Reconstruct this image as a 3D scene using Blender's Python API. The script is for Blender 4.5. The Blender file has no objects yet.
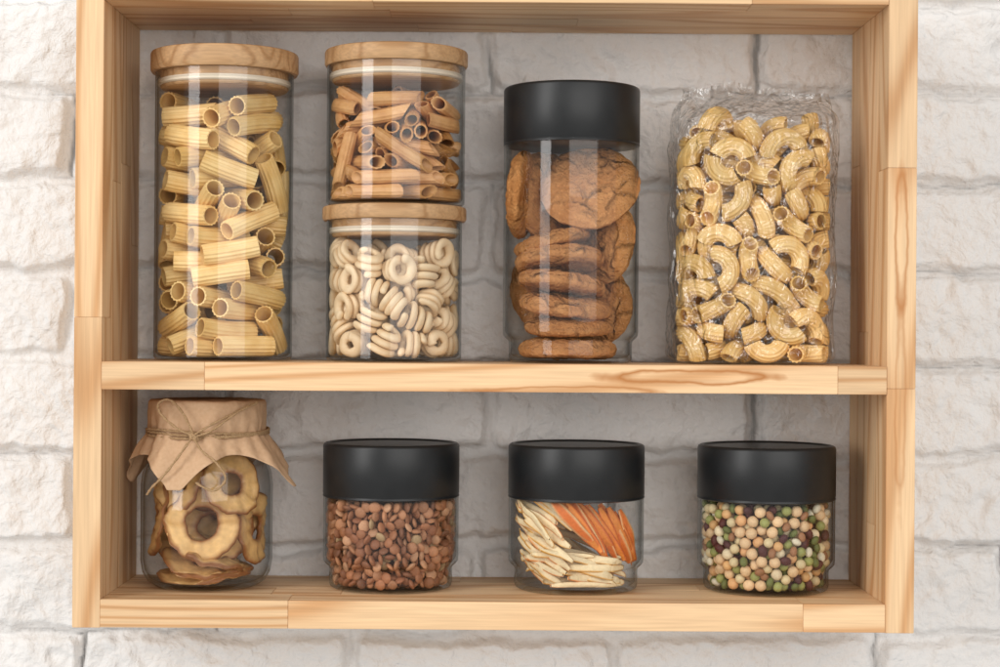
import bpy, math, random, time, bmesh
import numpy as np
from mathutils import Vector, Matrix, Euler, noise as mn
T0=time.time()
random.seed(7); np.random.seed(7)
sc=bpy.context.scene
col=sc.collection
D=1800.0; TH=math.radians(0.4); VX,VY=490.0,331.0; Z0=1.4; MM=0.001
DEP=184.0; YC=104.0
V_MID=33.0; V_BOT=271.0
def W(px,py,Y):
    dx=px-VX; dy=py-VY
    u=dx*math.cos(TH)+dy*math.sin(TH); v=-dx*math.sin(TH)+dy*math.cos(TH)
    k=(D+Y)/D
    return Vector((u*k*MM,Y*MM,Z0-v*k*MM))
def zv(v): return Z0-v*MM

# ---------------- materials ----------------
def newmat(name):
    m=bpy.data.materials.new(name); m.use_nodes=True
    nt=m.node_tree; nt.nodes.clear()
    o=nt.nodes.new('ShaderNodeOutputMaterial')
    return m,nt,o
def N(nt,t,**kw):
    n=nt.nodes.new(t)
    for k,v in kw.items(): setattr(n,k,v)
    return n
def L(nt,a,b): nt.links.new(a,b)
def math_n(nt,op,a,b=None,c=None):
    n=nt.nodes.new('ShaderNodeMath'); n.operation=op
    for i,x in enumerate((a,b,c)):
        if x is None: continue
        if isinstance(x,(int,float)): n.inputs[i].default_value=x
        else: L(nt,x,n.inputs[i])
    return n.outputs[0]
def mixc(nt,f,a,b,mode='MIX'):
    n=nt.nodes.new('ShaderNodeMix'); n.data_type='RGBA'; n.blend_type=mode
    for s,x in ((n.inputs[0],f),(n.inputs[6],a),(n.inputs[7],b)):
        if isinstance(x,(int,float)): s.default_value=x
        elif isinstance(x,tuple): s.default_value=(x[0],x[1],x[2],1)
        else: L(nt,x,s)
    return n.outputs[2]
def simple(name,c1,c2,scale=40,rough=0.5,bump=0.0,bscale=200,spec=0.5,stretch=None,detail=4,rand=0.0,dist=0.002,cracks=None):
    m,nt,o=newmat(name)
    tc=N(nt,'ShaderNodeTexCoord'); src=tc.outputs['Object']
    if stretch:
        mp=N(nt,'ShaderNodeMapping'); mp.inputs['Scale'].default_value=stretch; L(nt,src,mp.inputs[0]); src=mp.outputs[0]
    nz=N(nt,'ShaderNodeTexNoise'); nz.inputs['Scale'].default_value=scale; nz.inputs['Detail'].default_value=detail
    L(nt,src,nz.inputs['Vector'])
    f=math_n(nt,'MULTIPLY_ADD',nz.outputs[0],2.2,-0.6)
    cl=N(nt,'ShaderNodeClamp'); L(nt,f,cl.inputs[0])
    c=mixc(nt,cl.outputs[0],c1,c2)
    hh=None
    if cracks:
        nw=N(nt,'ShaderNodeTexNoise'); nw.inputs['Scale'].default_value=45; nw.inputs['Detail'].default_value=4; L(nt,src,nw.inputs['Vector'])
        wv=N(nt,'ShaderNodeVectorMath',operation='SCALE'); L(nt,nw.outputs['Color'],wv.inputs[0]); wv.inputs['Scale'].default_value=0.022
        av=N(nt,'ShaderNodeVectorMath',operation='ADD'); L(nt,src,av.inputs[0]); L(nt,wv.outputs[0],av.inputs[1])
        vo=N(nt,'ShaderNodeTexVoronoi',feature='DISTANCE_TO_EDGE'); vo.inputs['Scale'].default_value=cracks; L(nt,av.outputs[0],vo.inputs['Vector'])
        mr=N(nt,'ShaderNodeMapRange'); mr.inputs['From Max'].default_value=0.13; L(nt,vo.outputs['Distance'],mr.inputs[0])
        msk=N(nt,'ShaderNodeTexNoise'); msk.inputs['Scale'].default_value=28; L(nt,src,msk.inputs['Vector'])
        mk=N(nt,'ShaderNodeMapRange'); mk.inputs['From Min'].default_value=0.44; mk.inputs['From Max'].default_value=0.60; L(nt,msk.outputs[0],mk.inputs[0])
        hh=math_n(nt,'MULTIPLY',math_n(nt,'SUBTRACT',1.0,mr.outputs[0]),mk.outputs[0])
        c=mixc(nt,math_n(nt,'MULTIPLY',hh,0.55),c,tuple(x*0.4 for x in c1))
        v2=N(nt,'ShaderNodeTexVoronoi'); v2.inputs['Scale'].default_value=260; L(nt,src,v2.inputs['Vector'])
        m2=N(nt,'ShaderNodeMapRange'); m2.inputs['From Min'].default_value=0.12; m2.inputs['From Max'].default_value=0.3; m2.inputs['To Min'].default_value=0.4; m2.inputs['To Max'].default_value=0.0; L(nt,v2.outputs['Distance'],m2.inputs[0])
        c=mixc(nt,m2.outputs[0],c,tuple(min(1,x*1.35) for x in c2))
    if rand>0:
        oi=N(nt,'ShaderNodeObjectInfo')
        k=math_n(nt,'MULTIPLY_ADD',oi.outputs['Random'],2*rand,1-rand)
        hs=N(nt,'ShaderNodeHueSaturation'); L(nt,k,hs.inputs['Value']); L(nt,c,hs.inputs['Color'])
        k2=math_n(nt,'MULTIPLY_ADD',oi.outputs['Random'],-0.5*rand,1+0.25*rand); L(nt,k2,hs.inputs['Saturation'])
        c=hs.outputs[0]
    p=N(nt,'ShaderNodeBsdfPrincipled'); L(nt,c,p.inputs['Base Color'])
    p.inputs['Roughness'].default_value=rough
    p.inputs['Specular IOR Level'].default_value=spec
    if bump>0:
        n2=N(nt,'ShaderNodeTexNoise'); n2.inputs['Scale'].default_value=bscale; n2.inputs['Detail'].default_value=5
        L(nt,src,n2.inputs['Vector'])
        b=N(nt,'ShaderNodeBump'); b.inputs['Strength'].default_value=bump; b.inputs['Distance'].default_value=dist
        h=n2.outputs[0]
        if hh is not None: h=math_n(nt,'SUBTRACT',h,math_n(nt,'MULTIPLY',hh,0.9))
        L(nt,h,b.inputs['Height']); L(nt,b.outputs[0],p.inputs['Normal'])
    L(nt,p.outputs[0],o.inputs[0])
    return m

def wood(name,axis,light,mid,dark,lines=80.0,nscale=9.0,fine=1.0,knots=0.7,marks=()):
    m,nt,o=newmat(name)
    tc=N(nt,'ShaderNodeTexCoord'); at=N(nt,'ShaderNodeAttribute',attribute_name='stave')
    ad=N(nt,'ShaderNodeVectorMath',operation='ADD'); L(nt,tc.outputs['Object'],ad.inputs[0]); L(nt,at.outputs['Vector'],ad.inputs[1])
    s=[1,1,1]; s[axis]=0.09
    mp=N(nt,'ShaderNodeMapping'); mp.inputs['Scale'].default_value=s; L(nt,ad.outputs[0],mp.inputs[0])
    n1=N(nt,'ShaderNodeTexNoise'); n1.inputs['Scale'].default_value=nscale; n1.inputs['Detail'].default_value=1.5; n1.inputs['Roughness'].default_value=0.35
    L(nt,mp.outputs[0],n1.inputs['Vector'])
    ring=math_n(nt,'SINE',math_n(nt,'MULTIPLY',n1.outputs[0],lines))
    r=math_n(nt,'POWER',math_n(nt,'MULTIPLY_ADD',ring,0.5,0.5),3.0)
    s2=[1,1,1]; s2[axis]=0.03
    mp2=N(nt,'ShaderNodeMapping'); mp2.inputs['Scale'].default_value=s2; L(nt,ad.outputs[0],mp2.inputs[0])
    n2=N(nt,'ShaderNodeTexNoise'); n2.inputs['Scale'].default_value=420; n2.inputs['Detail'].default_value=3; L(nt,mp2.outputs[0],n2.inputs['Vector'])
    n3=N(nt,'ShaderNodeTexNoise'); n3.inputs['Scale'].default_value=14; n3.inputs['Detail'].default_value=3; L(nt,mp.outputs[0],n3.inputs['Vector'])
    c=mixc(nt,n3.outputs[0],light,mid)
    c=mixc(nt,math_n(nt,'MULTIPLY',r,0.8),c,dark)
    f=math_n(nt,'MULTIPLY_ADD',n2.outputs[0],0.5*fine,1-0.25*fine)
    hs=N(nt,'ShaderNodeHueSaturation'); L(nt,c,hs.inputs['Color'])
    sep=N(nt,'ShaderNodeSeparateXYZ'); L(nt,at.outputs['Vector'],sep.inputs[0])
    fr=math_n(nt,'FRACT',math_n(nt,'MULTIPLY',sep.outputs[0],3.7))
    L(nt,math_n(nt,'MULTIPLY',f,math_n(nt,'MULTIPLY_ADD',fr,0.20,0.90)),hs.inputs['Value'])
    vo=N(nt,'ShaderNodeTexVoronoi'); vo.inputs['Scale'].default_value=7
    s4=[1,1,1]; s4[axis]=0.45
    mp4=N(nt,'ShaderNodeMapping'); mp4.inputs['Scale'].default_value=s4; L(nt,ad.outputs[0],mp4.inputs[0]); L(nt,mp4.outputs[0],vo.inputs['Vector'])
    kn=N(nt,'ShaderNodeMapRange'); kn.inputs['From Min'].default_value=0.02; kn.inputs['From Max'].default_value=0.06; kn.inputs['To Min'].default_value=knots; kn.inputs['To Max'].default_value=0
    L(nt,vo.outputs['Distance'],kn.inputs[0])
    c2=mixc(nt,kn.outputs[0],hs.outputs[0],(0.22,0.09,0.03))
    for (mx_,mz_,sx_,sz_,st) in marks:
        so=N(nt,'ShaderNodeSeparateXYZ'); L(nt,tc.outputs['Object'],so.inputs[0])
        wn=N(nt,'ShaderNodeTexNoise'); wn.inputs['Scale'].default_value=22; wn.inputs['Detail'].default_value=3; L(nt,tc.outputs['Object'],wn.inputs['Vector'])
        a_=math_n(nt,'POWER',math_n(nt,'ABSOLUTE',math_n(nt,'DIVIDE',math_n(nt,'SUBTRACT',so.outputs[0],mx_),sx_)),2.0)
        b_=math_n(nt,'POWER',math_n(nt,'ABSOLUTE',math_n(nt,'DIVIDE',math_n(nt,'SUBTRACT',so.outputs[2],mz_),sz_)),2.0)
        d_=math_n(nt,'ADD',math_n(nt,'SQRT',math_n(nt,'ADD',a_,b_)),math_n(nt,'MULTIPLY_ADD',wn.outputs[0],1.2,-0.6))
        ringm=N(nt,'ShaderNodeMapRange'); ringm.inputs['From Min'].default_value=0.0; ringm.inputs['From Max'].default_value=0.28; ringm.inputs['To Min'].default_value=st; ringm.inputs['To Max'].default_value=0
        L(nt,math_n(nt,'ABSOLUTE',math_n(nt,'SUBTRACT',d_,0.85)),ringm.inputs[0])
        c2=mixc(nt,ringm.outputs[0],c2,(0.46,0.18,0.045))
    p=N(nt,'ShaderNodeBsdfPrincipled'); L(nt,c2,p.inputs['Base Color']); p.inputs['Roughness'].default_value=0.5
    p.inputs['Specular IOR Level'].default_value=0.35
    b=N(nt,'ShaderNodeBump'); b.inputs['Strength'].default_value=0.25; b.inputs['Distance'].default_value=0.0008
    L(nt,math_n(nt,'ADD',n2.outputs[0],math_n(nt,'MULTIPLY',r,0.5)),b.inputs['Height']); L(nt,b.outputs[0],p.inputs['Normal'])
    L(nt,p.outputs[0],o.inputs[0])
    return m

def glass(name,f0=0.026,tint=(0.42,0.46,0.45),rough=0.0,bump=0,bscale=30,pw=5.0,gain=0.9,base=(1,1,1),tp=4.0):
    m,nt,o=newmat(name)
    lw=N(nt,'ShaderNodeLayerWeight'); lw.inputs['Blend'].default_value=0.5
    gl=N(nt,'ShaderNodeBsdfGlossy'); gl.inputs['Roughness'].default_value=rough
    if bump>0:
        tc=N(nt,'ShaderNodeTexCoord')
        mp=N(nt,'ShaderNodeMapping'); mp.inputs['Scale'].default_value=(1.3,1.3,0.7); L(nt,tc.outputs['Object'],mp.inputs[0])
        nz=N(nt,'ShaderNodeTexNoise'); nz.inputs['Scale'].default_value=bscale; nz.inputs['Detail'].default_value=2.0; nz.inputs['Distortion'].default_value=1.2
        L(nt,mp.outputs[0],nz.inputs['Vector'])
        rid=math_n(nt,'ABSOLUTE',math_n(nt,'SUBTRACT',nz.outputs[0],0.5))
        n2=N(nt,'ShaderNodeTexNoise'); n2.inputs['Scale'].default_value=bscale*2.7; n2.inputs['Distortion'].default_value=1.5; L(nt,tc.outputs['Object'],n2.inputs['Vector'])
        rid2=math_n(nt,'ABSOLUTE',math_n(nt,'SUBTRACT',n2.outputs[0],0.5))
        h=math_n(nt,'ADD',rid,math_n(nt,'MULTIPLY',rid2,0.3))
        b=N(nt,'ShaderNodeBump'); b.inputs['Strength'].default_value=bump; b.inputs['Distance'].default_value=0.035
        L(nt,h,b.inputs['Height']); L(nt,b.outputs[0],gl.inputs['Normal']); L(nt,b.outputs[0],lw.inputs['Normal'])
    fc=lw.outputs['Facing']
    f=math_n(nt,'MULTIPLY_ADD',math_n(nt,'POWER',fc,pw),gain,f0)
    cl=N(nt,'ShaderNodeClamp'); L(nt,f,cl.inputs[0])
    tr=N(nt,'ShaderNodeBsdfTransparent')
    L(nt,mixc(nt,math_n(nt,'POWER',fc,tp),base,tint),tr.inputs[0])
    mx=N(nt,'ShaderNodeMixShader'); L(nt,cl.outputs[0],mx.inputs[0]); L(nt,tr.outputs[0],mx.inputs[1]); L(nt,gl.outputs[0],mx.inputs[2])
    L(nt,mx.outputs[0],o.inputs[0])
    return m

M_pineX=wood('pine_lengthwise',0,(0.83,0.59,0.35),(0.74,0.48,0.26),(0.56,0.28,0.11),marks=((0.205,1.3555,0.085,0.0075,1.0),(0.075,1.340,0.10,0.005,0.8)))
M_pineZ=wood('pine_upright',2,(0.83,0.59,0.35),(0.74,0.48,0.26),(0.56,0.28,0.11),marks=((0.411,1.50,0.007,0.075,0.8),(0.411,1.33,0.006,0.10,0.5)))
M_bamboo=wood('bamboo',0,(0.62,0.39,0.20),(0.53,0.31,0.15),(0.40,0.21,0.085),lines=60,nscale=22,fine=1.3,knots=0.0)
M_glass=glass('clear_glass')
M_film=glass('clear_film',f0=0.10,tint=(0.85,0.85,0.84),rough=0.11,bump=1.0,bscale=15,gain=0.6,pw=4)
M_black=simple('black_lacquer',(0.009,0.010,0.011),(0.015,0.016,0.017),rough=0.38,bump=0.05,bscale=900,spec=0.4)
M_seal=simple('silicone',(0.75,0.66,0.52),(0.8,0.71,0.58),rough=0.4)
M_rig=simple('durum_pasta',(0.76,0.47,0.15),(0.90,0.66,0.30),scale=50,rough=0.42,bump=0.2,rand=0.14)
M_pen=simple('wholegrain_pasta',(0.57,0.27,0.09),(0.74,0.42,0.17),scale=80,rough=0.45,bump=0.3,bscale=500,rand=0.18)
M_tro=simple('pale_pasta',(0.80,0.58,0.34),(0.90,0.72,0.48),scale=60,rough=0.5,bump=0.25,rand=0.08)
M_elb=simple('golden_pasta',(0.78,0.48,0.15),(0.90,0.65,0.29),scale=60,rough=0.4,bump=0.15,rand=0.13)
M_cook=simple('oat_biscuit',(0.40,0.16,0.05),(0.60,0.29,0.11),scale=60,rough=0.85,bump=1.0,bscale=300,spec=0.12,rand=0.08,detail=9,dist=0.004,cracks=40)
M_kraft=simple('kraft_paper',(0.56,0.36,0.21),(0.63,0.42,0.26),scale=300,rough=0.75,bump=0.35,bscale=60,spec=0.2)
M_twine=simple('jute',(0.45,0.27,0.13),(0.68,0.47,0.27),scale=900,rough=0.9,bump=1,bscale=1500,spec=0.1)

def attrmat(name,rough,bump,bscale,mottle=0.2,spec=0.5):
    m,nt,o=newmat(name)
    at=N(nt,'ShaderNodeAttribute',attribute_name='tone'); tc=N(nt,'ShaderNodeTexCoord')
    nz=N(nt,'ShaderNodeTexNoise'); nz.inputs['Scale'].default_value=bscale; nz.inputs['Detail'].default_value=4; L(nt,tc.outputs['Object'],nz.inputs['Vector'])
    hs=N(nt,'ShaderNodeHueSaturation'); L(nt,at.outputs['Color'],hs.inputs['Color'])
    L(nt,math_n(nt,'MULTIPLY_ADD',nz.outputs[0],2*mottle,1-mottle),hs.inputs['Value'])
    p=N(nt,'ShaderNodeBsdfPrincipled'); L(nt,hs.outputs[0],p.inputs['Base Color']); p.inputs['Roughness'].default_value=rough
    p.inputs['Specular IOR Level'].default_value=spec
    b=N(nt,'ShaderNodeBump'); b.inputs['Strength'].default_value=bump; b.inputs['Distance'].default_value=0.0012
    L(nt,nz.outputs[0],b.inputs['Height']); L(nt,b.outputs[0],p.inputs['Normal'])
    L(nt,p.outputs[0],o.inputs[0]); return m
M_grain=attrmat('seeds',0.55,0.25,450,0.25,0.3)
M_peel=attrmat('dried_peel',0.6,0.7,350)
M_apple=attrmat('dried_apple',0.5,0.7,150,0.3)

def wallmat():
    m,nt,o=newmat('white_painted_brick')
    at=N(nt,'ShaderNodeAttribute',attribute_name='joint'); tc=N(nt,'ShaderNodeTexCoord')
    nz=N(nt,'ShaderNodeTexNoise'); nz.inputs['Scale'].default_value=9; nz.inputs['Detail'].default_value=7; L(nt,tc.outputs['Object'],nz.inputs['Vector'])
    c=mixc(nt,nz.outputs[0],(0.79,0.77,0.75),(0.87,0.855,0.84))
    c=mixc(nt,math_n(nt,'MULTIPLY',at.outputs['Fac'],0.85),c,(0.36,0.35,0.34))
    p=N(nt,'ShaderNodeBsdfPrincipled'); L(nt,c,p.inputs['Base Color']); p.inputs['Roughness'].default_value=0.5; p.inputs['Specular IOR Level'].default_value=0.3
    n2=N(nt,'ShaderNodeTexNoise'); n2.inputs['Scale'].default_value=120; n2.inputs['Detail'].default_value=7; L(nt,tc.outputs['Object'],n2.inputs['Vector'])
    n3=N(nt,'ShaderNodeTexNoise'); n3.inputs['Scale'].default_value=40; n3.inputs['Detail'].default_value=4; n3.inputs['Distortion'].default_value=0.6; L(nt,tc.outputs['Object'],n3.inputs['Vector'])
    h=math_n(nt,'ADD',math_n(nt,'MULTIPLY',n2.outputs[0],0.5),n3.outputs[0])
    b=N(nt,'ShaderNodeBump'); b.inputs['Strength'].default_value=0.85; b.inputs['Distance'].default_value=0.007
    L(nt,h,b.inputs['Height']); L(nt,b.outputs[0],p.inputs['Normal'])
    L(nt,p.outputs[0],o.inputs[0]); return m
M_wall=wallmat()

# ---------------- helpers ----------------
def mesh_obj(name,verts,faces,mat,loc=(0,0,0),parent=None,smooth=True,sharp=None):
    me=bpy.data.meshes.new(name); me.from_pydata([tuple(v) for v in verts],[],faces); me.update()
    if smooth: me.shade_smooth()
    if sharp: me.set_sharp_from_angle(angle=math.radians(sharp))
    me.materials.append(mat)
    ob=bpy.data.objects.new(name,me); col.objects.link(ob); ob.location=loc
    if parent: ob.parent=parent
    return ob
def empty(name,loc,label,cat,group=None):
    e=bpy.data.objects.new(name,None); e.empty_display_size=0.02; col.objects.link(e); e.location=loc
    tag(e,label,cat,group); return e
def tag(o,label,cat,group=None):
    o["label"]=label; o["category"]=cat
    if group: o["group"]=group
def lathe(name,prof,mat,parent=None,n=96,sharp=35,loc=(0,0,0)):
    vs=[];fs=[];idx=[]
    for r,z in prof:
        if r<1e-6: idx.append([len(vs)]*n); vs.append((0,0,z*MM))
        else:
            b=len(vs); idx.append([b+i for i in range(n)])
            for i in range(n):
                a=2*math.pi*i/n; vs.append((r*math.cos(a)*MM,r*math.sin(a)*MM,z*MM))
    for k in range(len(prof)-1):
        A,B=idx[k],idx[k+1]
        for i in range(n):
            j=(i+1)%n
            f=[A[i],A[j],B[j],B[i]]; g=[]
            for q in f:
                if q not in g: g.append(q)
            if len(g)>2: fs.append(g)
    return mesh_obj(name,vs,fs,mat,loc,parent,True,sharp)

# ---------------- wall ----------------
def vnoise(X,Y,seed,scale):
    rs=np.random.RandomState(seed); G=rs.rand(512,512)
    c,s=math.cos(seed*0.7),math.sin(seed*0.7)
    x=(X*c-Y*s)/scale+150; y=(X*s+Y*c)/scale+150
    xi=np.floor(x).astype(int); yi=np.floor(y).astype(int); fx=x-xi; fy=y-yi
    fx=fx*fx*(3-2*fx); fy=fy*fy*(3-2*fy)
    g=lambda a,b:G[a%512,b%512]
    return (g(xi,yi)*(1-fx)+g(xi+1,yi)*fx)*(1-fy)+(g(xi,yi+1)*(1-fx)+g(xi+1,yi+1)*fx)*fy-0.5
def build_wall():
    us=np.arange(-1000,1001,2.5); vs=np.arange(-600,601,2.5)
    U,V=np.meshgrid(us,vs); 
    Uw=U+14*vnoise(U,V,1,90)+6*vnoise(U,V,2,25)+3*vnoise(U,V,5,10); Vw=V+13*vnoise(U,V,3,110)+8*vnoise(U,V,4,28)+4*vnoise(U,V,6,11)
    RH=100.0; BW=295.0
    row=np.floor((Vw+263.9)/RH).astype(int)
    rv=(Vw+263.9)/RH-row
    off=np.where(row%2==1,0.0,BW/2)
    jit=np.random.RandomState(5).uniform(-14,14,64)[row%64]
    q=(Uw+14-off-jit)/BW; ci=np.floor(q).astype(int); cu=q-ci
    du=np.minimum(cu,1-cu)*BW; dv=np.minimum(rv,1-rv)*RH
    rr=16.0
    ax=np.maximum(rr-du,0); ay=np.maximum(rr-dv,0)
    d=np.where((du<rr)&(dv<rr),rr-np.sqrt(ax**2+ay**2),np.minimum(du,dv))
    d=d+2.5*vnoise(U,V,8,14)
    t=np.clip((d-3.0)/7.5,0,1); t=t*t*(3-2*t)
    rs=np.random.RandomState(11); RND=rs.rand(64,64,3)
    pb=RND[row%64,ci%64]
    h=t*(12.5+4*(pb[...,0]-0.5)+ (cu-0.5)*4.0*(pb[...,1]-0.5)*2+(rv-0.5)*6.0*(pb[...,2]-0.5)*2)
    h+=(0.4+0.6*t)*(5.0*vnoise(U,V,20,60)+4.6*vnoise(U,V,21,27)+3.0*vnoise(U,V,22,13)+1.8*vnoise(U,V,23,6.5))
    ch=vnoise(U,V,30,46)+0.5*vnoise(U,V,31,18); h-=np.clip(ch-0.27,0,1)*20*t
    Yp=DEP+2+18.5-np.clip(h,-4,18.0)
    crack=np.clip(1-np.abs(np.minimum(du,dv))/3.0,0,1)*np.clip(vnoise(U,V,40,120)*2.2+0.35,0,1)
    vert=(du<dv); crack=np.clip(crack*np.where(vert,2.2,0.8),0,1)
    Yp+=crack*5
    ny,nx=U.shape
    co=np.stack([U*MM,Yp*MM,Z0-V*MM],-1).reshape(-1,3)
    ii=np.arange(ny*nx).reshape(ny,nx)
    f=np.stack([ii[:-1,:-1],ii[1:,:-1],ii[1:,1:],ii[:-1,1:]],-1).reshape(-1,4)
    me=bpy.data.meshes.new('brick_wall'); me.vertices.add(len(co)); me.vertices.foreach_set('co',co.ravel())
    me.loops.add(f.size); me.loops.foreach_set('vertex_index',f.ravel().astype(np.int32))
    me.polygons.add(len(f)); me.polygons.foreach_set('loop_start',np.arange(0,f.size,4,dtype=np.int32))
    me.update(calc_edges=True); me.shade_smooth()
    a=me.attributes.new('joint','FLOAT','POINT'); a.data.foreach_set('value',crack.ravel().astype(np.float32))
    me.materials.append(M_wall)
    o=bpy.data.objects.new('brick_wall',me); col.objects.link(o)
    tag(o,"white painted rough brick wall behind the wooden shelf","wall")
build_wall()

# ---------------- shelf ----------------
XL0,XL1,XR0,XR1=-416.0,-388.0,397.0,426.0
def staves(name,boxes,mat,parent):
    vs=[];fs=[];st=[]
    for bx in boxes:
        x0,x1,y0,y1,z0,z1=[c*MM for c in bx]; g=0.00008; bv=0.0004
        b=len(vs); rnd=(random.uniform(0,9),random.uniform(0,9),random.uniform(0,9))
        bm=bmesh.new(); bmesh.ops.create_cube(bm,size=1)
        for v in bm.verts:
            v.co=Vector(((x0+g) if v.co.x<0 else (x1-g),(y0+g) if v.co.y<0 else (y1-g),(z0+g) if v.co.z<0 else (z1-g)))
        bmesh.ops.bevel(bm,geom=bm.edges[:],offset=bv,segments=2,affect='EDGES')
        bm.verts.ensure_lookup_table()
        for v in bm.verts: vs.append(tuple(v.co)); st.append(rnd)
        for f in bm.faces: fs.append([b+v.index for v in f.verts])
        bm.free()
    o=mesh_obj(name,vs,fs,mat,(0,0,0),parent,False)
    a=o.data.attributes.new('stave','FLOAT_VECTOR','POINT'); a.data.foreach_set('vector',[c for s in st for c in s])
    return o
shelf=empty('wall_shelf',(0,0,0),"light pine two-tier open wall shelf hung on white brick","shelf")
def zb(v): return 1400-v
def hboard(name,vt,vb,front_cuts,y0=0.0):
    bx=[]; ys=[y0,44,92,138,DEP]
    for k in range(4):
        if k==0: cuts=front_cuts
        else: cuts=sorted(random.uniform(-300,300) for _ in range(2))
        xs=[XL1]+list(cuts)+[XR0]
        for a,b in zip(xs[:-1],xs[1:]): bx.append((a,b,ys[k],ys[k+1],zb(vb),zb(vt)))
    return staves(name,bx,M_pineX,shelf)
hboard('top_board',-357,-329,[-120,260],0.6)
hboard('shelf_board',V_MID,61,[-285,348],-1.2)
hboard('shelf_board',V_BOT,299,[-200,315],-0.8)
def vboard(xa,xb,cuts):
    bx=[]; ys=[0,46,90,140,DEP]
    for k in range(4):
        c=cuts if k==0 else sorted(random.uniform(-250,220) for _ in range(1))
        v=[-357.5]+list(c)+[299.5]
        for a,b in zip(v[:-1],v[1:]):
            bx.append((xa,xb,ys[k],ys[k+1],zb(b),zb(a)))
    return staves('side_panel',bx,M_pineZ,shelf)
vboard(XL0,XL1,[-11]); vboard(XR0,XR1,[-166,55])

# ---------------- jars ----------------
def cx(px,py): return W(px,py,YC).x
def wood_lid_jar(px,py,vbase,R,H,RL,TL,label,plug=17):
    loc=(cx(px,py),YC*MM,zv(vbase))
    e=empty('glass_jar',loc,label,'jar')
    t=2.0
    lathe('jar_body',[(0,0.4),(R-6,0.4),(R-2,1.4),(R,4),(R,H-0.6),(R-0.6,H-0.1),(R-t+0.5,H-0.1),(R-t,H-0.6),(R-t,8),(R-t-3,5),(R-10,4),(0,4)],M_glass,e)
    lathe('lid',[(0,H),(RL-1.5,H),(RL,H+2.5),(RL,H+TL-3),(RL-1,H+TL-0.8),(RL-3,H+TL),(0,H+TL)],M_bamboo,e)
    lathe('lid_plug',[(0,H-plug),(R-7,H-plug),(R-5.5,H-plug+1.5),(R-5.5,H-0.2),(0,H-0.2)],M_bamboo,e)
    z=H-plug+3
    pr=[(R-5.3,z),(R-3.2,z+0.5),(R-2.3,z+1.5),(R-3.2,z+2.6),(R-3.6,z+3.2),(R-3.2,z+3.8),(R-2.3,z+4.8),(R-3.2,z+6),(R-5.3,z+6.4)]
    lathe('seal_ring',pr,M_seal,e)
    return e
def black_lid_jar(px,py,vbase,R,H,HL,label,step=26):
    loc=(cx(px,py),YC*MM,zv(vbase))
    e=empty('glass_jar',loc,label,'jar')
    Rb=R-7; g=H-HL; t=2.2
    lathe('jar_body',[(0,2.5),(Rb-14,2.0),(Rb-8,0.3),(Rb-4,0.6),(Rb-1,2.5),(Rb,6),(Rb,step-5),(Rb+1,step-2.5),(R-2.5,step+0.5),(R-0.8,step+3),(R-0.5,step+7),(R-0.5,g+3),
        (R-0.5-t,g+3),(R-0.5-t,step+7),(R-3-t,step+3),(Rb-t,step-2),(Rb-t,9),(Rb-t-3,6),(Rb-12,5),(0,5)],M_glass,e)
    lathe('lid',[(0,g),(R-1.2,g),(R,g+0.8),(R,g+2.2),(R-0.5,g+2.8),(R-0.5,g+3.3),(R,g+4),(R,H-3.5),(R-0.8,H-1.5),(R-2.5,H-0.4),(R-4,H),(R-6,H-0.3),(R-7,H-1.8),(0,H-1.8)],M_black,e,sharp=50)
    return e
j1=wood_lid_jar(224,210,V_MID,72.5,302,77.5,22,"tall glass jar of rigatoni with bamboo lid",plug=17)
j3=wood_lid_jar(394,290,V_MID,71.5,148,76,15,"short glass jar of spiral pasta, another jar stacked on it",plug=17)
j2=wood_lid_jar(396,130,V_MID-163.3,73,147,75.5,17,"glass jar of wholegrain penne stacked on another jar",plug=17)
j4=black_lid_jar(571,230,V_MID,72,290,62,"tall glass jar of oat biscuits with black lid")
j7=black_lid_jar(391,520,V_BOT,72,153,57,"short black-lidded glass jar filled with brown lentils")
j8=black_lid_jar(576,520,V_BOT,72,153,57,"short black-lidded glass jar holding dried citrus peel")
j9=black_lid_jar(766,520,V_BOT,72.5,153,57,"short black-lidded glass jar filled with mixed beans and peas")

# ---------------- pasta meshes ----------------
def sweep(name,centers,frames,rout,rin,mat,nr=48,ridge=0.9,ridges=16,shear=0.0):
    vs=[];fs=[];n=len(centers)
    for layer in (0,1):
        for k in range(n):
            c=centers[k]; T,A,B=frames[k]
            for i in range(nr):
                a=2*math.pi*i/nr
                r=(rout+ridge*math.cos(ridges*a)) if layer==0 else rin
                if k in(0,n-1) and layer==0: r-=0.4
                p=c+A*(r*math.cos(a))+B*(r*math.sin(a))+T*(shear*r*math.cos(a))
                vs.append(p*MM)
    off=n*nr
    for k in range(n-1):
        for i in range(nr):
            j=(i+1)%nr
            fs.append([k*nr+i,k*nr+j,(k+1)*nr+j,(k+1)*nr+i])
            fs.append([off+k*nr+j,off+k*nr+i,off+(k+1)*nr+i,off+(k+1)*nr+j])
    for i in range(nr):
        j=(i+1)%nr
        fs.append([j,i,off+i,off+j]); e=(n-1)*nr
        fs.append([e+i,e+j,off+e+j,off+e+i])
    me=bpy.data.meshes.new(name); me.from_pydata([tuple(v) for v in vs],[],fs); me.shade_smooth(); me.set_sharp_from_angle(angle=math.radians(60)); me.materials.append(mat)
    return me
def straight(Ln,n=7,bow=0.0):
    cs=[];fr=[]
    for k in range(n):
        s=k/(n-1)-0.5
        cs.append(Vector((bow*(1-4*s*s),0,s*Ln))); T=Vector((-8*bow*s/Ln,0,1)).normalized(); A=Vector((0,1,0)).cross(T); fr.append((T,A,Vector((0,1,0))))
    return cs,fr
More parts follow.
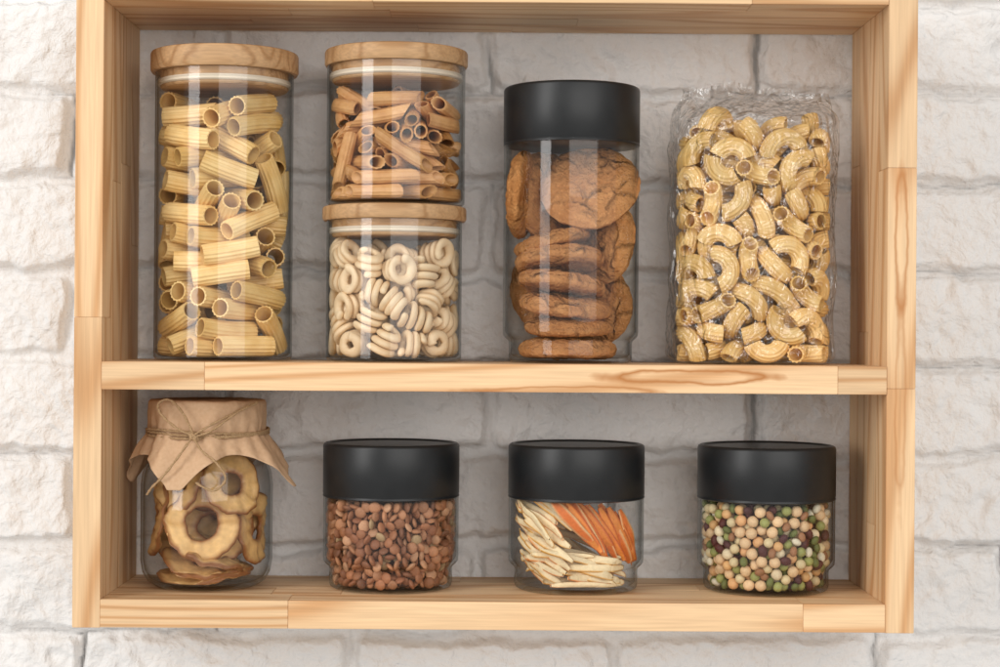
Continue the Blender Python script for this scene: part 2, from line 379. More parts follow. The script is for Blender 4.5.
def arc(R,deg,n=14,twist=0):
    cs=[];fr=[]
    for k in range(n):
        a=math.radians(deg)*(k/(n-1)-0.5)
        c=Vector((R*math.cos(a),twist*(k/(n-1)-0.5),R*math.sin(a)))
        T=Vector((-math.sin(a),twist/(R*math.radians(deg)),math.cos(a))).normalized()
        B=Vector((0,1,0)); A=B.cross(T).normalized(); B=T.cross(A)
        cs.append(c);fr.append((T,A,B))
    m=sum(cs,Vector())/n
    return [c-m for c in cs],fr
def coil(name,mat,R0=11,R1=7,turns=2.6,Ln=30,seed=0,wr0=5.0,wa=4.0):
    vs=[];fs=[];n=96;m=10
    for k in range(n+1):
        t=k/n; a=2*math.pi*turns*t+seed; R=R0+(R1-R0)*t
        c=Vector((R*math.cos(a),R*math.sin(a),(t-0.5)*Ln)); rad=Vector((math.cos(a),math.sin(a),0)); up=Vector((0,0,1))
        s=1.0 if 0<k<n else 0.6
        for i in range(m):
            b=2*math.pi*i/m
            wr=wr0*(1+0.10*math.sin(a*4.3)); vs.append((c+rad*(wr*s*math.cos(b)-1.5*math.sin(b))+up*(wa*s*math.sin(b)))*MM)
    for k in range(n):
        for i in range(m):
            j=(i+1)%m; fs.append([k*m+i,k*m+j,(k+1)*m+j,(k+1)*m+i])
    fs.append(list(range(m))[::-1]); fs.append([n*m+i for i in range(m)])
    me=bpy.data.meshes.new(name); me.from_pydata([tuple(v) for v in vs],[],fs); me.shade_smooth(); me.materials.append(mat); return me
rig_m=[sweep('rigatoni',*straight(58,7,0.8),10.6,8.6,M_rig,ridge=0.6,ridges=15,nr=75),sweep('rigatoni',*straight(63,7,1.8),10.2,8.2,M_rig,ridge=0.6,ridges=15,nr=75)]
pen_m=[sweep('penne',*straight(54,7,0.6),7.3,5.4,M_pen,ridge=0.35,ridges=12,shear=1.0),sweep('penne',*straight(57,7,1.4),7.0,5.1,M_pen,ridge=0.35,ridges=12,shear=-1.1)]
elb_m=[sweep('elbow',*arc(17,135,n=16),9.0,6.9,M_elb,ridge=0.6,ridges=13,nr=65),sweep('elbow',*arc(21,115,n=16,twist=9),8.8,6.7,M_elb,ridge=0.6,ridges=13,nr=65),sweep('elbow',*arc(15.5,175,n=18,twist=16),8.6,6.5,M_elb,ridge=0.6,ridges=13,nr=65)]
tro_m=[coil('spiral',M_tro,11,7.5,3.2,27,0,4.6,3.9),coil('spiral',M_tro,11.5,6,3.6,32,1.5,4.6,4.1),coil('spiral',M_tro,10,8.5,2.8,21,3.1,4.8,4.0)]

# ---------------- rigid body packing ----------------
SU=0.01
tmp=bpy.data.collections.new('simtmp'); col.children.link(tmp)
act=[];pas=[]
def hull_cyl(r,Ln,n=10,shear=0):
    vs=[]
    for s in(-0.5,0.5):
        for i in range(n):
            a=2*math.pi*i/n; x=r*math.cos(a); vs.append((x,r*math.sin(a),s*Ln+shear*x))
    return vs
def hull_from(me,step=7,frac=0.5):
    return [tuple(v.co*1000) for i,v in enumerate(me.vertices) if i<len(me.vertices)*frac and i%step==0]
def pmesh(vs):
    bm=bmesh.new()
    for v in vs: bm.verts.new(Vector(v)*SU)
    bmesh.ops.convex_hull(bm,input=bm.verts[:])
    me=bpy.data.meshes.new('p'); bm.to_mesh(me); bm.free(); return me
def container(ox,poly,h):
    n=len(poly)
    for i in range(n):
        a=Vector(poly[i]); b=Vector(poly[(i+1)%n]); m=(a+b)/2; d=b-a; nrm=Vector((d.y,-d.x)).normalized()
        if nrm.dot(m)<0: nrm=-nrm
        c=m+nrm*20; Lh=d.length/2+8
        me=pmesh([(sx*Lh,sy*20,sz*h/2) for sx in(-1,1) for sy in(-1,1) for sz in(-1,1)])
        o=bpy.data.objects.new('w',me); tmp.objects.link(o)
        o.rotation_euler=(0,0,math.atan2(d.y,d.x)); o.location=((ox+c.x)*SU,c.y*SU,(h/2-30)*SU); pas.append(o)
    me=pmesh([(sx*140,sy*140,sz*20) for sx in(-1,1) for sy in(-1,1) for sz in(-1,1)])
    o=bpy.data.objects.new('f',me); tmp.objects.link(o); o.location=(ox*SU,0,-20*SU); pas.append(o)
def circ(R,n=22): return [(R/math.cos(math.pi/n)*math.cos(2*math.pi*i/n),R/math.cos(math.pi/n)*math.sin(2*math.pi*i/n)) for i in range(n)]
def sup(a,b,n=28,e=2.8):
    out=[]
    for i in range(n):
        t=2*math.pi*i/n; c,s=math.cos(t),math.sin(t); out.append((a*math.copysign(abs(c)**(2/e),c),b*math.copysign(abs(s)**(2/e),s)))
    return out
groups={}
def fill(key,ox,poly,hulls,count,perlayer,rad,dz,maxtilt):
    hm=[pmesh(h) for h in hulls]
    lst=[]; z=40
    container(ox,poly,count/perlayer*dz+600)
    for i in range(count):
        k=i%perlayer
        if k==0: z+=dz; ph=random.uniform(0,6.28)
        a=ph+2*math.pi*k/perlayer
        vi=random.randrange(len(hm)); o=bpy.data.objects.new('a',hm[vi]); tmp.objects.link(o)
        rx,ry=(rad,rad) if not isinstance(rad,tuple) else rad
        o.location=((ox+rx*math.cos(a))*SU,ry*math.sin(a)*SU,z*SU)
        tilt=math.radians(90)+math.radians(random.uniform(-maxtilt,maxtilt))
        o.rotation_euler=(tilt,0,random.uniform(0,6.28)) if not isinstance(rad,tuple) else (random.uniform(0,6.28),random.uniform(0,6.28),random.uniform(0,6.28))
        act.append(o); lst.append((o,vi))
    groups[key]=(ox,lst)
fill('rig',0,circ(69.3),[hull_cyl(11.0,58),hull_cyl(10.7,63)],140,2,34,44,26)
fill('pen',600,circ(69.8),[hull_cyl(7.5,54,10,1.0),hull_cyl(7.2,57,10,-1.1)],135,2,34,38,20)
fill('tro',1200,circ(69.0),[hull_from(m,7,1.0) for m in tro_m],110,3,42,46,90)
fill('elb',1800,sup(81,56),[hull_from(m,9) for m in elb_m],225,2,(38,5),48,90)
bpy.ops.rigidbody.world_add()
rw=sc.rigidbody_world; rw.substeps_per_frame=9; rw.solver_iterations=12
def selset(objs,t):
    for o in bpy.context.view_layer.objects: o.select_set(False)
    for o in objs: o.select_set(True)
    bpy.context.view_layer.objects.active=objs[0]
    bpy.ops.rigidbody.objects_add(type=t)
selset(pas,'PASSIVE'); selset(act,'ACTIVE')
for o in pas: o.rigid_body.collision_shape='CONVEX_HULL'; o.rigid_body.use_margin=True; o.rigid_body.collision_margin=0.004; o.rigid_body.friction=0.15; o.rigid_body.restitution=0
for o in act:
    r=o.rigid_body; r.collision_shape='CONVEX_HULL'; r.use_margin=True; r.collision_margin=0.004; r.friction=0.3; r.restitution=0; r.linear_damping=0.3; r.angular_damping=0.4; r.mass=0.2
NF=170
sc.frame_start=1; sc.frame_end=NF; rw.point_cache.frame_start=1; rw.point_cache.frame_end=NF
for f in range(1,NF+1): sc.frame_set(f)
dg=bpy.context.evaluated_depsgraph_get()
res={}
for k,(ox,lst) in groups.items():
    out=[]
    for o,vi in lst:
        Mx=o.evaluated_get(dg).matrix_world.copy()
        loc=Mx.translation/SU-Vector((ox,0,0)); rot=Mx.to_quaternion()
        wv=[rot@Vector(v.co)/SU+loc for v in o.data.vertices]
        top=max(p.z for p in wv); rmax=max(math.hypot(p.x,p.y) for p in wv)
        out.append((loc,rot,vi,top,rmax))
    res[k]=out
bpy.ops.rigidbody.world_remove()
for o in act+pas: bpy.data.objects.remove(o)
bpy.data.collections.remove(tmp)
sc.frame_set(1)
def place(key,base,zoff,zmax,meshes,name,label,cat,group,Rin=None):
    for loc,rot,vi,top,rmax in res[key]:
        if top+zoff>zmax or loc.z<0 or math.hypot(loc.x,loc.y)>90: continue
        l=loc.copy()
        if Rin and rmax>Rin:
            h=math.hypot(l.x,l.y)
            if h>1: f=max(0,(h-(rmax-Rin))/h); l.x*=f; l.y*=f
        o=bpy.data.objects.new(name,meshes[vi]); col.objects.link(o)
        o.rotation_mode='QUATERNION'; o.rotation_quaternion=rot
        o.location=Vector(base)+Vector((l.x,l.y,l.z+zoff))*MM
        tag(o,label,cat,group)
place('rig',j1.location,4.6,286,rig_m,'rigatoni_piece','pale yellow ridged rigatoni tube inside a tall jar','pasta','rigatoni in the tall jar',70.0)
place('pen',j2.location,4.6,131,pen_m,'penne_piece','brown wholegrain penne tube inside the stacked jar','pasta','penne in the upper stacked jar',70.6)
place('tro',j3.location,4.6,132,tro_m,'spiral_pasta_piece','cream coiled pasta twist inside a short jar','pasta','spiral pasta in the lower stacked jar',69.0)
bagx=cx(752,230); bagloc=Vector((bagx,(YC-2)*MM,zv(V_MID)))
place('elb',bagloc,1.8,268,elb_m,'elbow_pasta_piece','golden ridged curved pasta tube inside a clear bag','pasta','curved pasta in the clear bag')

# ---------------- bag ----------------
def bag():
    vs=[];fs=[];n=220;m=140;H=290
    for k in range(m+1):
        t=k/m; z=t*H
        if t<0.03: s=0.90+0.10*math.sqrt(t/0.03)
        else: s=1
        tt=min(max((z-252)/34,0),1); tt=tt*tt*(3-2*tt)
        a=(84.0-9*tt)*s; b=(59.0*(1-tt)+9*tt)*s; e=2.8*(1-tt)+2.2*tt
        for i in range(n):
            th=2*math.pi*i/n; c,q=math.cos(th),math.sin(th)
            x=a*math.copysign(abs(c)**(2/e),c); y=b*math.copysign(abs(q)**(2/e),q)
            p=Vector((x,y,z))
            n1=mn.noise(p*0.015+Vector((3,1,7))); n2=mn.noise(Vector((x*0.035,y*0.035,z*0.016))+Vector((9,4,2))); n3=mn.noise(p*0.06+Vector((1,8,3)))
            r=(0.25-abs(n1))*12.0+abs(n2)*6.0+(0.2-abs(n3))*1.8
            r*=(1+0.3*tt)*min(1,z/10+0.05)
            r=max(r,-1.4)
            if tt>0: y+=tt*6*math.sin(x*0.09+2*mn.noise(p*0.02))+tt*2.0*math.sin(x*0.29)
            nn=Vector((c*b,q*a,0)).normalized()
            x2=x+tt*4*mn.noise(Vector((x*0.05,q*0.5,z*0.03)))
            edge=11*mn.noise(Vector((x*0.022,0,5)))+5*mn.noise(Vector((x*0.06,q*0.6,1)))
            zz=z+tt*(edge-8*(x/75)*0.8)
            zz=max(zz,0.3)
            vs.append((Vector((x2,y,0))+nn*r+Vector((0,0,zz)))*MM)
    for k in range(m):
        for i in range(n):
            j=(i+1)%n; fs.append([k*n+i,k*n+j,(k+1)*n+j,(k+1)*n+i])
    fs.append([i for i in range(n)][::-1])
    o=mesh_obj('plastic_bag',vs,fs,M_film,bagloc,None,True,40)
    tag(o,"crinkled clear plastic bag of curved pasta, open at top","bag")
bag()

# ---------------- grains packing ----------------
def pack(Rf,H,z0,radii,shell,iters=110,seed=1):
    rs=np.random.RandomState(seed); n=len(radii)
    r=np.array(radii)
    z=rs.uniform(z0,H,n); a=rs.uniform(0,2*np.pi,n); R=Rf(z)
    rr=R-r-rs.uniform(0,1,n)*shell
    P=np.stack([rr*np.cos(a),rr*np.sin(a),z],1)
    for it in range(iters):
        S=r[:,None]+r[None,:]
        d2=((P[:,None,:]-P[None,:,:])**2).sum(-1); np.fill_diagonal(d2,1e9)
        I,J=np.nonzero(d2<S*S)
        dv=P[I]-P[J]; dd=np.sqrt((dv**2).sum(1))+1e-6
        mv=dv/dd[:,None]*((r[I]+r[J]-dd)*0.28)[:,None]
        np.add.at(P,I,mv)
        P[:,2]=np.clip(P[:,2],z0+r*0.8,H-r*0.8)
        rad=np.hypot(P[:,0],P[:,1])+1e-6; Rm=Rf(P[:,2])-r; 
        tgt=np.clip(rad,Rm-shell,Rm); P[:,0]*=tgt/rad; P[:,1]*=tgt/rad
    return P
def merged(name,P,scl,tones,mat,loc,core,coretone,seed,unit):
    rs=np.random.RandomState(seed)
    bv=np.array([v.co[:] for v in unit.vertices]); bf=[list(p.vertices) for p in unit.polygons]
    allv=[];allf=[];allc=[]
    for i,p in enumerate(P):
        q=Euler(rs.uniform(0,6.28,3)).to_matrix(); Mq=np.array(q)
        v=(bv*scl[i])@Mq.T+p; o=len(bv)*i
        allv.append(v); allf+= [[a+o for a in f] for f in bf]; allc.append(np.repeat([tones[i]],len(bv),0))
    v=np.concatenate(allv); c=np.concatenate(allc)
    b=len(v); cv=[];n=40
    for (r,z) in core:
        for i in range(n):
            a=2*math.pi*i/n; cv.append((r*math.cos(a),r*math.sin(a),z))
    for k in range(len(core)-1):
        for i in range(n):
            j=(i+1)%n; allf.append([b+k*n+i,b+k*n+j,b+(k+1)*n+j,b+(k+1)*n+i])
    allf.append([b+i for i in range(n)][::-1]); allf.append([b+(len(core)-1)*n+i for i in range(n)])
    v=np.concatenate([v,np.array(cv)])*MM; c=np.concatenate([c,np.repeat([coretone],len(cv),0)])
    o=mesh_obj(name,v.tolist(),allf,mat,loc)
    at=o.data.attributes.new('tone','FLOAT_COLOR','POINT'); at.data.foreach_set('color',np.concatenate([c,np.ones((len(c),1))],1).ravel().astype(np.float32))
    o["kind"]="stuff"; return o
bm=bmesh.new(); bmesh.ops.create_icosphere(bm,subdivisions=2,radius=1); unit=bpy.data.meshes.new('u'); bm.to_mesh(unit); bm.free()
def Rjar(z): 
    return np.where(z<22,61.5,np.where(z<32,61.5+(z-22)*0.62,68.0))
rs=np.random.RandomState(3)
nl=1000; rl=[4.6]*nl
P=pack(Rjar,93,6,rl,15,80,4)
pal=np.array([(0.36,0.15,0.07),(0.45,0.21,0.105),(0.29,0.115,0.055),(0.50,0.27,0.15),(0.22,0.095,0.05),(0.40,0.27,0.14)])
tn=pal[rs.choice(6,nl,p=[.27,.25,.18,.14,.1,.06])]*rs.uniform(0.8,1.2,(nl,1))
sc_=np.stack([rs.uniform(5.5,6.5,nl)]*2+[rs.uniform(2.3,2.9,nl)],1)
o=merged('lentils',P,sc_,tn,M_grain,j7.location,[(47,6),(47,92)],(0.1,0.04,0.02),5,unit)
tag(o,"reddish brown lentils filling a short glass jar","lentils")
nb=640; rb=np.where(rs.rand(nb)<0.28,6.2,np.where(rs.rand(nb)<0.5,5.3,4.3))
P=pack(Rjar,93,6,rb,16,80,9)
tn=[];s_=[]
for i in range(nb):
    k=rs.rand(); r=rb[i]
    if r>6: c=(0.80,0.55,0.31) if k<.6 else ((0.72,0.40,0.18) if k<.85 else (0.85,0.70,0.46)); s=(r,r,r*0.95)
    elif r>5: 
        c=(0.72,0.58,0.33) if k<.30 else ((0.33,0.34,0.11) if k<.60 else ((0.72,0.42,0.18) if k<.78 else (0.10,0.03,0.025))); s=(r*1.3,r*0.95,r*0.85) if k>.78 else (r,r,r)
    else: c=(0.15,0.17,0.05) if k<.45 else ((0.09,0.03,0.03) if k<.62 else ((0.36,0.17,0.08) if k<.85 else (0.78,0.70,0.52))); s=(r*1.3,r,r*0.85)
    tn.append(np.array(c)*rs.uniform(0.85,1.1)); s_.append(s)
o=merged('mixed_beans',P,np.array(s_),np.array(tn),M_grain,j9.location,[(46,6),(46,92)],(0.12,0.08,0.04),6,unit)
tag(o,"mixed dried peas and beans filling a short glass jar","beans")

# ---------------- cookies ----------------
def cookie_mesh(R,Tk,seed):
    vs=[];fs=[];n=96
    def hp(x,y,top):
        p=Vector((x*0.05,y*0.05,seed*3.1+(7 if top else 0)))
        cr=abs(mn.noise(p*1.9)); cr2=abs(mn.noise(p*3.1+Vector((4,4,4))))
        h=mn.noise(p)*2.2+mn.noise(p*3.5)*1.7+mn.noise(p*8)*1.0
        if top: h-=(max(0,0.09-cr)/0.09)*2.0+(max(0,0.06-cr2)/0.06)*1.2
        return h
    rings=[0.0]+[i/26 for i in range(1,27)]
    def lay(top):
        idx=[]
        for t in rings:
            if t==0:
                vs.append((0,0,(Tk/2+1.0 if top else -Tk/2)+hp(0,0,top))); row=[len(vs)-1]*n
            else:
                row=[]
                for i in range(n):
                    a=2*math.pi*i/n; rr=R*t*(1+0.05*mn.noise(Vector((math.cos(a)*1.5,math.sin(a)*1.5,seed)))+0.03*mn.noise(Vector((math.cos(a)*7,math.sin(a)*7,seed))))
                    x,y=rr*math.cos(a),rr*math.sin(a)
                    if top: z=(Tk/2+1.5)*(1-t**4.5)**0.5
                    else: z=-Tk/2*(1-t**14)**0.5
                    z+=hp(x,y,top)*(1-t**8)
                    vs.append((x,y,z)); row.append(len(vs)-1)
            idx.append(row)
        for k in range(len(rings)-1):
            for i in range(n):
                j=(i+1)%n; f=[idx[k][i],idx[k+1][i],idx[k+1][j],idx[k][j]]; g=[]
                for q in f:
                    if q not in g: g.append(q)
                if not top: g=g[::-1]
                fs.append(g)
        return idx[-1]
    a=lay(True); b=lay(False)
    for i in range(n):
        j=(i+1)%n; fs.append([a[i],b[i],b[j],a[j]])
    me=bpy.data.meshes.new('biscuit'); me.from_pydata([(x*MM,y*MM,z*MM) for x,y,z in vs],[],fs); me.shade_smooth(); me.materials.append(M_cook); return me
cms=[cookie_mesh(47,17,s) for s in range(4)]
def cookie(mi,x,y,z,rx,ry,rz,lab,s=1):
    o=bpy.data.objects.new('biscuit',cms[mi]); col.objects.link(o)
    o.location=j4.location+Vector((x,y,z))*MM; o.rotation_mode='XYZ'; o.rotation_euler=[math.radians(a) for a in (rx,ry,rz)]; o.scale=(s,s,s)
    tag(o,lab,'biscuit','oat biscuits in the tall jar')
flat="round brown oat biscuit lying in a stack in a jar"; up="round brown oat biscuit leaning upright in a jar"
cookie(0,-2,-8,15,0,0,10,flat,1.12)
cookie(1,-2,-14,39,3,-4,50,flat)
cookie(2,-6,-15,60,3,-8,120,flat,1.05)
cookie(3,-11,-16,83,4,-10,200,flat,1.0)
cookie(0,-13,-15,107,5,-13,260,flat,1.0)
cookie(1,-20,-12,128,6,-14,330,flat,0.88)
cookie(2,33,3,130,88,0,-52,up,1.02)
cookie(3,19,-8,186,54,8,-15,up,1.14)
cookie(0,-53,-2,178,0,-86,-12,up,1.0)
cookie(1,-22,20,176,76,-10,38,up,1.08)
cookie(2,6,36,150,84,5,10,up,1.1)
cookie(3,-20,34,80,86,0,-20,up,1.0)
cookie(1,30,30,60,86,0,-30,up,0.9)

# ---------------- citrus peel ----------------
def strip(Ln,Wd,Tk,curv,seed,taper=0.75,twist=0.4):
    vs=[];cols=[];fs=[];n=22
    for k in range(n+1):
        t=k/n-0.5; a=t*curv
        R=Ln/curv; c=Vector((R*math.sin(a),0,R*(1-math.cos(a)))); T=Vector((math.cos(a),0,math.sin(a)))
        w=Wd*(max(0.02,1-(abs(2*t))**2.5*taper))**0.7
        Nn=Vector((-T.z,0,T.x)); S=Vector((0,1,0)); tw=twist*t*2+0.3*mn.noise(Vector((t*3,seed,0)))
        S2=S*math.cos(tw)+Nn*math.sin(tw); N2=Nn*math.cos(tw)-S*math.sin(tw)
        wob=mn.noise(Vector((t*6,seed*2.3,1)))*1.3
        for (sx,sy) in ((-1,-0.5),(-0.5,-0.6),(0.5,-0.6),(1,-0.5),(1,0.4),(0.5,0.7),(-0.5,0.7),(-1,0.4)):
            vs.append(c+S2*(sx*w/2)+N2*(sy*Tk+wob)); cols.append(1 if sx<=-1 or sy<=-0.5 and abs(sx)==1 else 0)
    for k in range(n):
        for i in range(8):
            j=(i+1)%8; fs.append([k*8+i,k*8+j,(k+1)*8+j,(k+1)*8+i])
    fs.append(list(range(8))); fs.append([n*8+i for i in range(8)][::-1])
    return vs,fs,cols
def peel(x,y,z,rot,Ln,Wd,curv,seed,ca,cb,label,group,Rlim=65.5):
    vs,fs,cl=strip(Ln,Wd,2.0,curv,seed)
    q=Euler([math.radians(a) for a in rot]).to_matrix(); out=[]
    for v in vs:
        p=q@v+Vector((x,y,z)); lim=Rlim if p.z>32 else 60
        r=math.hypot(p.x,p.y)
        if r>lim: p.x*=lim/r; p.y*=lim/r
        p.z=min(max(p.z,8),95); out.append(p)
    c0=sum(out,Vector())/len(out)
    o=mesh_obj('dried_peel_strip',[(p-c0)*MM for p in out],fs,M_peel,j8.location+c0*MM)
    at=o.data.attributes.new('tone','FLOAT_COLOR','POINT')
    k=random.uniform(0.88,1.08)
    at.data.foreach_set('color',[a for c in cl for a in ((ca[0]*k,ca[1]*k,ca[2]*k,1) if c else (cb[0]*k,cb[1]*k,cb[2]*k,1))])
    tag(o,label,'citrus peel',group)
OR=(0.84,0.27,0.04); OR2=(0.76,0.18,0.025); YE=(0.80,0.40,0.06); PI=(0.88,0.72,0.44)
for i in range(13):
    f=i/12
    peel(-8+64*f,-60+36*f+random.uniform(-2,2),74-20*f+random.uniform(-3,3),(random.uniform(-84,-70),50+16*f+random.uniform(-5,5),random.uniform(-6,10)+28*f),random.uniform(60,76),random.uniform(10,14),random.uniform(0.35,0.75),2*i+1,(0.86,0.55,0.26) if i%3==0 else (0.62,0.12,0.02),OR if i%3 else OR2,"bright orange dried citrus peel strip in a jar","orange peel strips in the jar",64.5+(i%3)*0.8)
PG="pale peel strips in the jar"; PL="pale dried citrus peel strip with yellow rind in a jar"
for i in range(26):
    f=i/25
    peel(random.uniform(-46,-24),-40+random.uniform(-8,18),18+78*f,(random.uniform(50,120),random.uniform(18,44),random.uniform(-42,-6)),random.uniform(54,72),random.uniform(6,11),random.choice((-1,1))*random.uniform(0.4,1.1),2*i,YE if i%3 else OR,PI,PL,PG)
for i in range(20):
    f=i/19
    peel(random.uniform(-22,26),-44+random.uniform(-8,18),10+30*f,(random.uniform(50,120),random.uniform(-12,20),random.uniform(-18,18)),random.uniform(66,88),random.uniform(5,10),random.choice((-1,1))*random.uniform(0.4,1.0),2*i+60,YE if i%3 else OR,PI,PL,PG)
for i in range(20):
    peel(random.uniform(-20,25),random.uniform(0,42),random.uniform(12,84),(random.uniform(50,120),random.uniform(0,50),random.uniform(-30,30)),random.uniform(66,88),random.uniform(6,11),random.choice((-1,1))*random.uniform(0.4,1.0),2*i+120,YE,PI,PL,PG)

# ---------------- mason jar w/ kraft cover ----------------
j6loc=Vector((cx(207,520),YC*MM,zv(V_BOT)))
e6=empty('glass_jar',j6loc,"rounded glass jar of dried apple rings covered with kraft paper","jar")
lathe('jar_body',[(0,3),(38,2),(46,0.3),(54,1.5),(62,7),(67,16),(69,28),(69,108),(67.5,120),(63,132),(58,140),(56.5,147),(56.5,193),(54,193),(54,148),(55.5,140),(60.5,131),(65,119),(66.5,107),(66.5,29),(64.5,18),(60,10),(52,6),(0,6)],M_glass,e6)
def kraft():
    n=280;vs=[];fs=[];m=64; Rt=61.0; a0=121.0; rot=math.radians(-14)
    zt=196.5
    for k in range(m+1):
        for i in range(n):
            th=2*math.pi*i/n; q=th-rot
            qq=q+math.pi/4; ss=a0/((abs(math.cos(qq))**16+abs(math.sin(qq))**16)**(1/16))
            ss*=1+0.05*mn.noise(Vector((math.cos(th),math.sin(th),2)))
            ss=min(ss,158)
            t=ss*k/m
            pl=math.sin(th*8+2.2*mn.noise(Vector((math.cos(th)*1.3,math.sin(th)*1.3,0))))
            pl2=math.sin(th*21+5*mn.noise(Vector((math.cos(th),math.sin(th),4))))
            cr=1.5*mn.noise(Vector((t*0.05*math.cos(th),t*0.05*math.sin(th),3)))+0.9*mn.noise(Vector((t*0.13*math.cos(th),t*0.13*math.sin(th),8)))
            if t<Rt-3: r=t; z=zt+cr*0.6
            elif t<Rt+2: 
                u=(t-(Rt-3))/5; r=Rt-3+3.2*math.sin(u*1.57)+0.3*pl*u; z=zt-3*(1-math.cos(u*1.57))+cr*0.5
            else:
                s=t-(Rt+2)
                if s<30: u=s/30; r=Rt+0.2+1.6*u*pl+0.9*u*pl2-1.0*u*u; z=zt-3-s*0.98
                else:
                    s2=s-30; z=zt-3-29.4
                    amp=min(1,s2/25)
                    r=Rt-0.8+s2*(0.44+0.16*max(0,math.cos(q))**2)+ (1.6+2.4*amp)*pl + (0.9+0.5*amp)*pl2; z-=s2*0.87
                r+=cr
            vs.append((r*math.cos(th)*MM,r*math.sin(th)*MM,z*MM))
    for k in range(m):
        for i in range(n):
            j=(i+1)%n; fs.append([k*n+i,(k+1)*n+i,(k+1)*n+j,k*n+j])
    o=mesh_obj('paper_cover',vs,fs,M_kraft,(0,0,0),e6)
    s=o.modifiers.new('s','SOLIDIFY'); s.thickness=0.0006; s.offset=0
kraft()
def rope(pts,r,closed=False):
    P=[Vector(p) for p in pts]; out=[]
    cnt=len(P); segs=cnt if closed else cnt-1
    g=(lambda i:P[i%cnt]) if closed else (lambda i:P[min(max(i,0),cnt-1)])
    for s in range(segs):
        for k in range(14):
            t=k/14; a,b,c,d=g(s-1),g(s),g(s+1),g(s+2)
            out.append(0.5*((2*b)+(c-a)*t+(2*a-5*b+4*c-d)*t*t+(3*b-a-3*c+d)*t**3))
    if not closed: out.append(P[-1])
    vs=[];fs=[];m=10;N_=len(out)
    for k,p in enumerate(out):
        T=(out[(k+1)%N_ if closed else min(k+1,N_-1)]-out[k-1 if (closed or k>0) else 0]).normalized()
        A=T.cross(Vector((0.13,0.2,1))).normalized(); B=T.cross(A)
        for i in range(m):
            a=2*math.pi*i/m; rr=r*(1+0.25*math.cos(2*a+k*0.9))
            vs.append((p+A*rr*math.cos(a)+B*rr*math.sin(a))*MM)
    for k in range(N_ if closed else N_-1):
        for i in range(m):
            j=(i+1)%m; k2=(k+1)%N_; fs.append([k*m+i,k*m+j,k2*m+j,k2*m+i])
    return vs,fs
def twine():
    V=[];F=[]
    def add(vf):
        b=len(V); V.extend(vf[0]); F.extend([[q+b for q in f] for f in vf[1]])
    for q in range(3):
        zz=165-q*2.4
        add(rope([((63.8+0.7*math.sin(9*a))*math.cos(a),(63.8+0.7*math.sin(9*a))*math.sin(a),zz+1.6*math.sin(a*2+q)) for a in [2*math.pi*i/24 for i in range(24)]],1.2,True))
    yf=-67; Z=162
    add(rope([(-8,yf-1,Z+3),(-3,yf-3.5,Z),(1,yf-1,Z-4),(-5,yf-3.5,Z-2),(-8,yf-1,Z+3)],1.9))
    add(rope([(-4,yf-2,Z),(-20,yf-6,Z+8),(-37,yf-2,Z+22),(-40,yf+2,Z+33),(-28,yf+1,Z+36),(-14,yf-2,Z+22),(-4,yf-2,Z+2)],1.2))
    add(rope([(-4,yf-2,Z),(12,yf-5,Z+10),(34,yf+8,Z+22),(50,yf+18,Z+31),(58,yf+22,Z+33),(40,yf+8,Z+24),(14,yf-3,Z+5),(-4,yf-2,Z-1)],1.15))
    add(rope([(-4,yf-3,Z),(-14,yf-10,Z-16),(-30,yf-14,Z-38),(-44,yf-10,Z-52),(-50,yf-4,Z-60)],1.15))
    add(rope([(-4,yf-3,Z),(6,yf-12,Z-14),(22,yf-18,Z-26),(32,yf-20,Z-42),(20,yf-22,Z-54),(2,yf-22,Z-46)],1.15))
    mesh_obj('twine',V,F,M_twine,(0,0,0),e6)
twine()
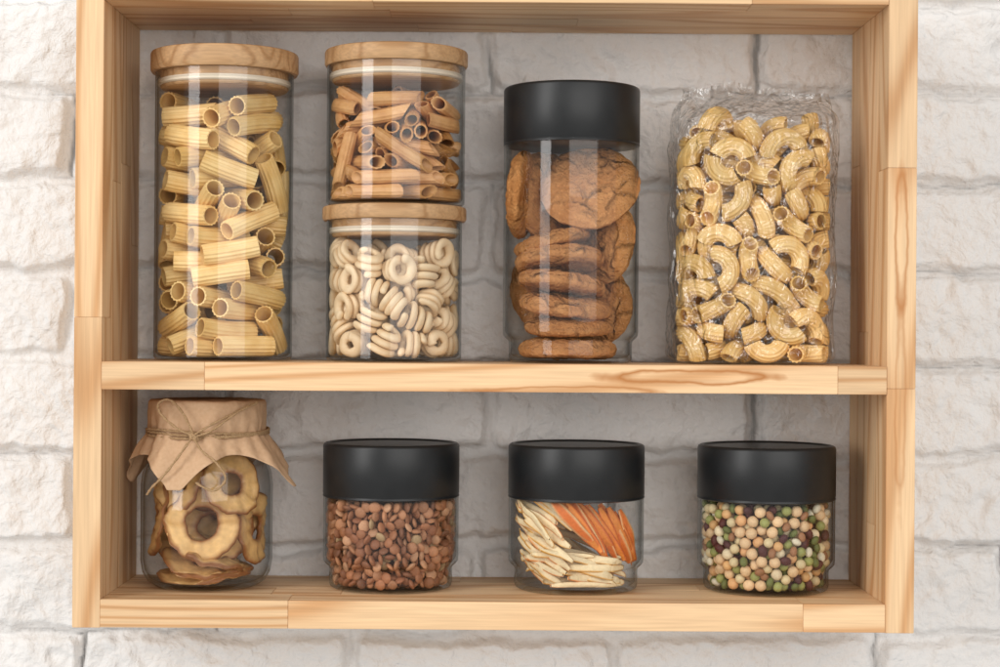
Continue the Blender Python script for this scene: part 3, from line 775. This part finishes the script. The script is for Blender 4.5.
def apple(x,y,z,rot,R,seed,Rh=13):
    vs=[];fs=[];cl=[];n=96;m=20
    q=Euler([math.radians(a) for a in rot]).to_matrix()
    kk=random.uniform(0.82,1.1)
    for i in range(n):
        a=2*math.pi*i/n
        ro=R*(1+0.10*mn.noise(Vector((math.cos(a)*1.2,math.sin(a)*1.2,seed)))+0.05*mn.noise(Vector((math.cos(a)*5,math.sin(a)*5,seed))))
        ri=Rh*(1+0.16*mn.noise(Vector((math.cos(a)*1.5,math.sin(a)*1.5,seed+5))))
        wz=3.2*math.sin(2*a+seed)+2.4*math.sin(3*a+2*seed)+1.3*math.sin(9*a+seed)
        for k in range(m):
            b=2*math.pi*k/m; mid=(ro+ri)/2; hw=(ro-ri)/2
            cb=math.copysign(abs(math.cos(b))**0.7,math.cos(b))
            rr=mid+hw*cb; th=2.4*math.sin(b)
            if abs(cb)>0.6: th*=1.7
            zz=wz*(rr/ro)**1.5+th+2.0*mn.noise(Vector((rr*0.09*math.cos(a),rr*0.09*math.sin(a),seed)))+0.7*mn.noise(Vector((rr*0.3*math.cos(a),rr*0.3*math.sin(a),seed)))
            p=q@Vector((rr*math.cos(a),rr*math.sin(a),zz))+Vector((x,y,z))
            lim=64.5 if 20<p.z<118 else (56 if p.z<=20 else 57)
            r_=math.hypot(p.x,p.y)
            if r_>lim: f_=(lim+0.12*(min(r_,lim+12)-lim)-1.5)/r_; p.x*=f_; p.y*=f_
            p.z=max(p.z,8); vs.append(p)
            e=max(0,(cb-0.60)/0.40); e2=max(0,(-cb-0.5)/0.5); w=min(1,e*1.15+e2*1.1)
            w=min(1,w+max(0,mn.noise(Vector((math.cos(a)*3,math.sin(a)*3,seed+9))))*0.45)
            A=Vector((0.74,0.46,0.18)); B=Vector((0.27,0.10,0.028)); c=(A*(1-w)+B*w)*kk; cl+= [c.x,c.y,c.z,1]
    for i in range(n):
        for k in range(m):
            fs.append([i*m+k,i*m+(k+1)%m,((i+1)%n)*m+(k+1)%m,((i+1)%n)*m+k])
    c0=sum(vs,Vector())/len(vs)
    o=mesh_obj('dried_apple_ring',[(p-c0)*MM for p in vs],fs,M_apple,j6loc+c0*MM)
    at=o.data.attributes.new('tone','FLOAT_COLOR','POINT'); at.data.foreach_set('color',cl)
    tag(o,"golden dried apple ring with brown wavy edge inside a jar","dried fruit","dried apple rings in the jar")
apple(2,-44,70,(70,12,6),40,1,17)
apple(0,-12,14,(4,-5,0),50,2,15)
apple(2,-16,25,(12,6,30),48,3,15)
apple(8,-26,37,(24,-4,80),40,13,14)
apple(-50,-8,70,(84,4,-76),40,4,13)
apple(30,-34,110,(62,25,22),34,5,12)
apple(50,0,62,(86,0,72),38,6,13)
apple(-22,-30,112,(62,-20,-24),32,8,11)
apple(4,0,62,(66,10,0),44,9,13)
apple(14,24,80,(75,-20,10),42,10,13)
apple(-20,32,50,(64,20,0),42,11,13)
apple(0,10,116,(60,5,0),40,14,12)

# ---------------- camera & light ----------------
cam=bpy.data.cameras.new('camera'); co=bpy.data.objects.new('camera',cam); col.objects.link(co)
co.location=(0,-D*MM,Z0); co.rotation_euler=(math.radians(90),-TH,0)
cam.sensor_width=36; cam.lens=36*D/1000; cam.shift_x=0.010; cam.shift_y=-0.0025; cam.clip_end=50; cam.clip_start=0.05
sc.camera=co
def area(name,loc,tgt,sx,sy,pw,colr=(1,1,1)):
    l=bpy.data.lights.new(name,'AREA'); l.shape='RECTANGLE'; l.size=sx; l.size_y=sy; l.energy=pw; l.color=colr
    o=bpy.data.objects.new(name,l); col.objects.link(o); o.location=loc
    d=Vector(tgt)-Vector(loc); o.rotation_euler=d.to_track_quat('-Z','Y').to_euler()
area('window_light',(-3.1,-2.9,Z0+1.4),(0.45,0.1,Z0),1.5,3.9,112,(1,0.99,0.975))
area('front_fill',(1.3,-3.6,Z0+1.0),(0.2,0.1,Z0),3.6,2.6,72,(1,0.98,0.955))
w=bpy.data.worlds.new('World'); sc.world=w; w.use_nodes=True
bg=w.node_tree.nodes['Background']; bg.inputs[0].default_value=(1.0,0.98,0.955,1); bg.inputs[1].default_value=0.55
sc.view_settings.view_transform='Standard'; sc.view_settings.look='None'; sc.view_settings.exposure=0
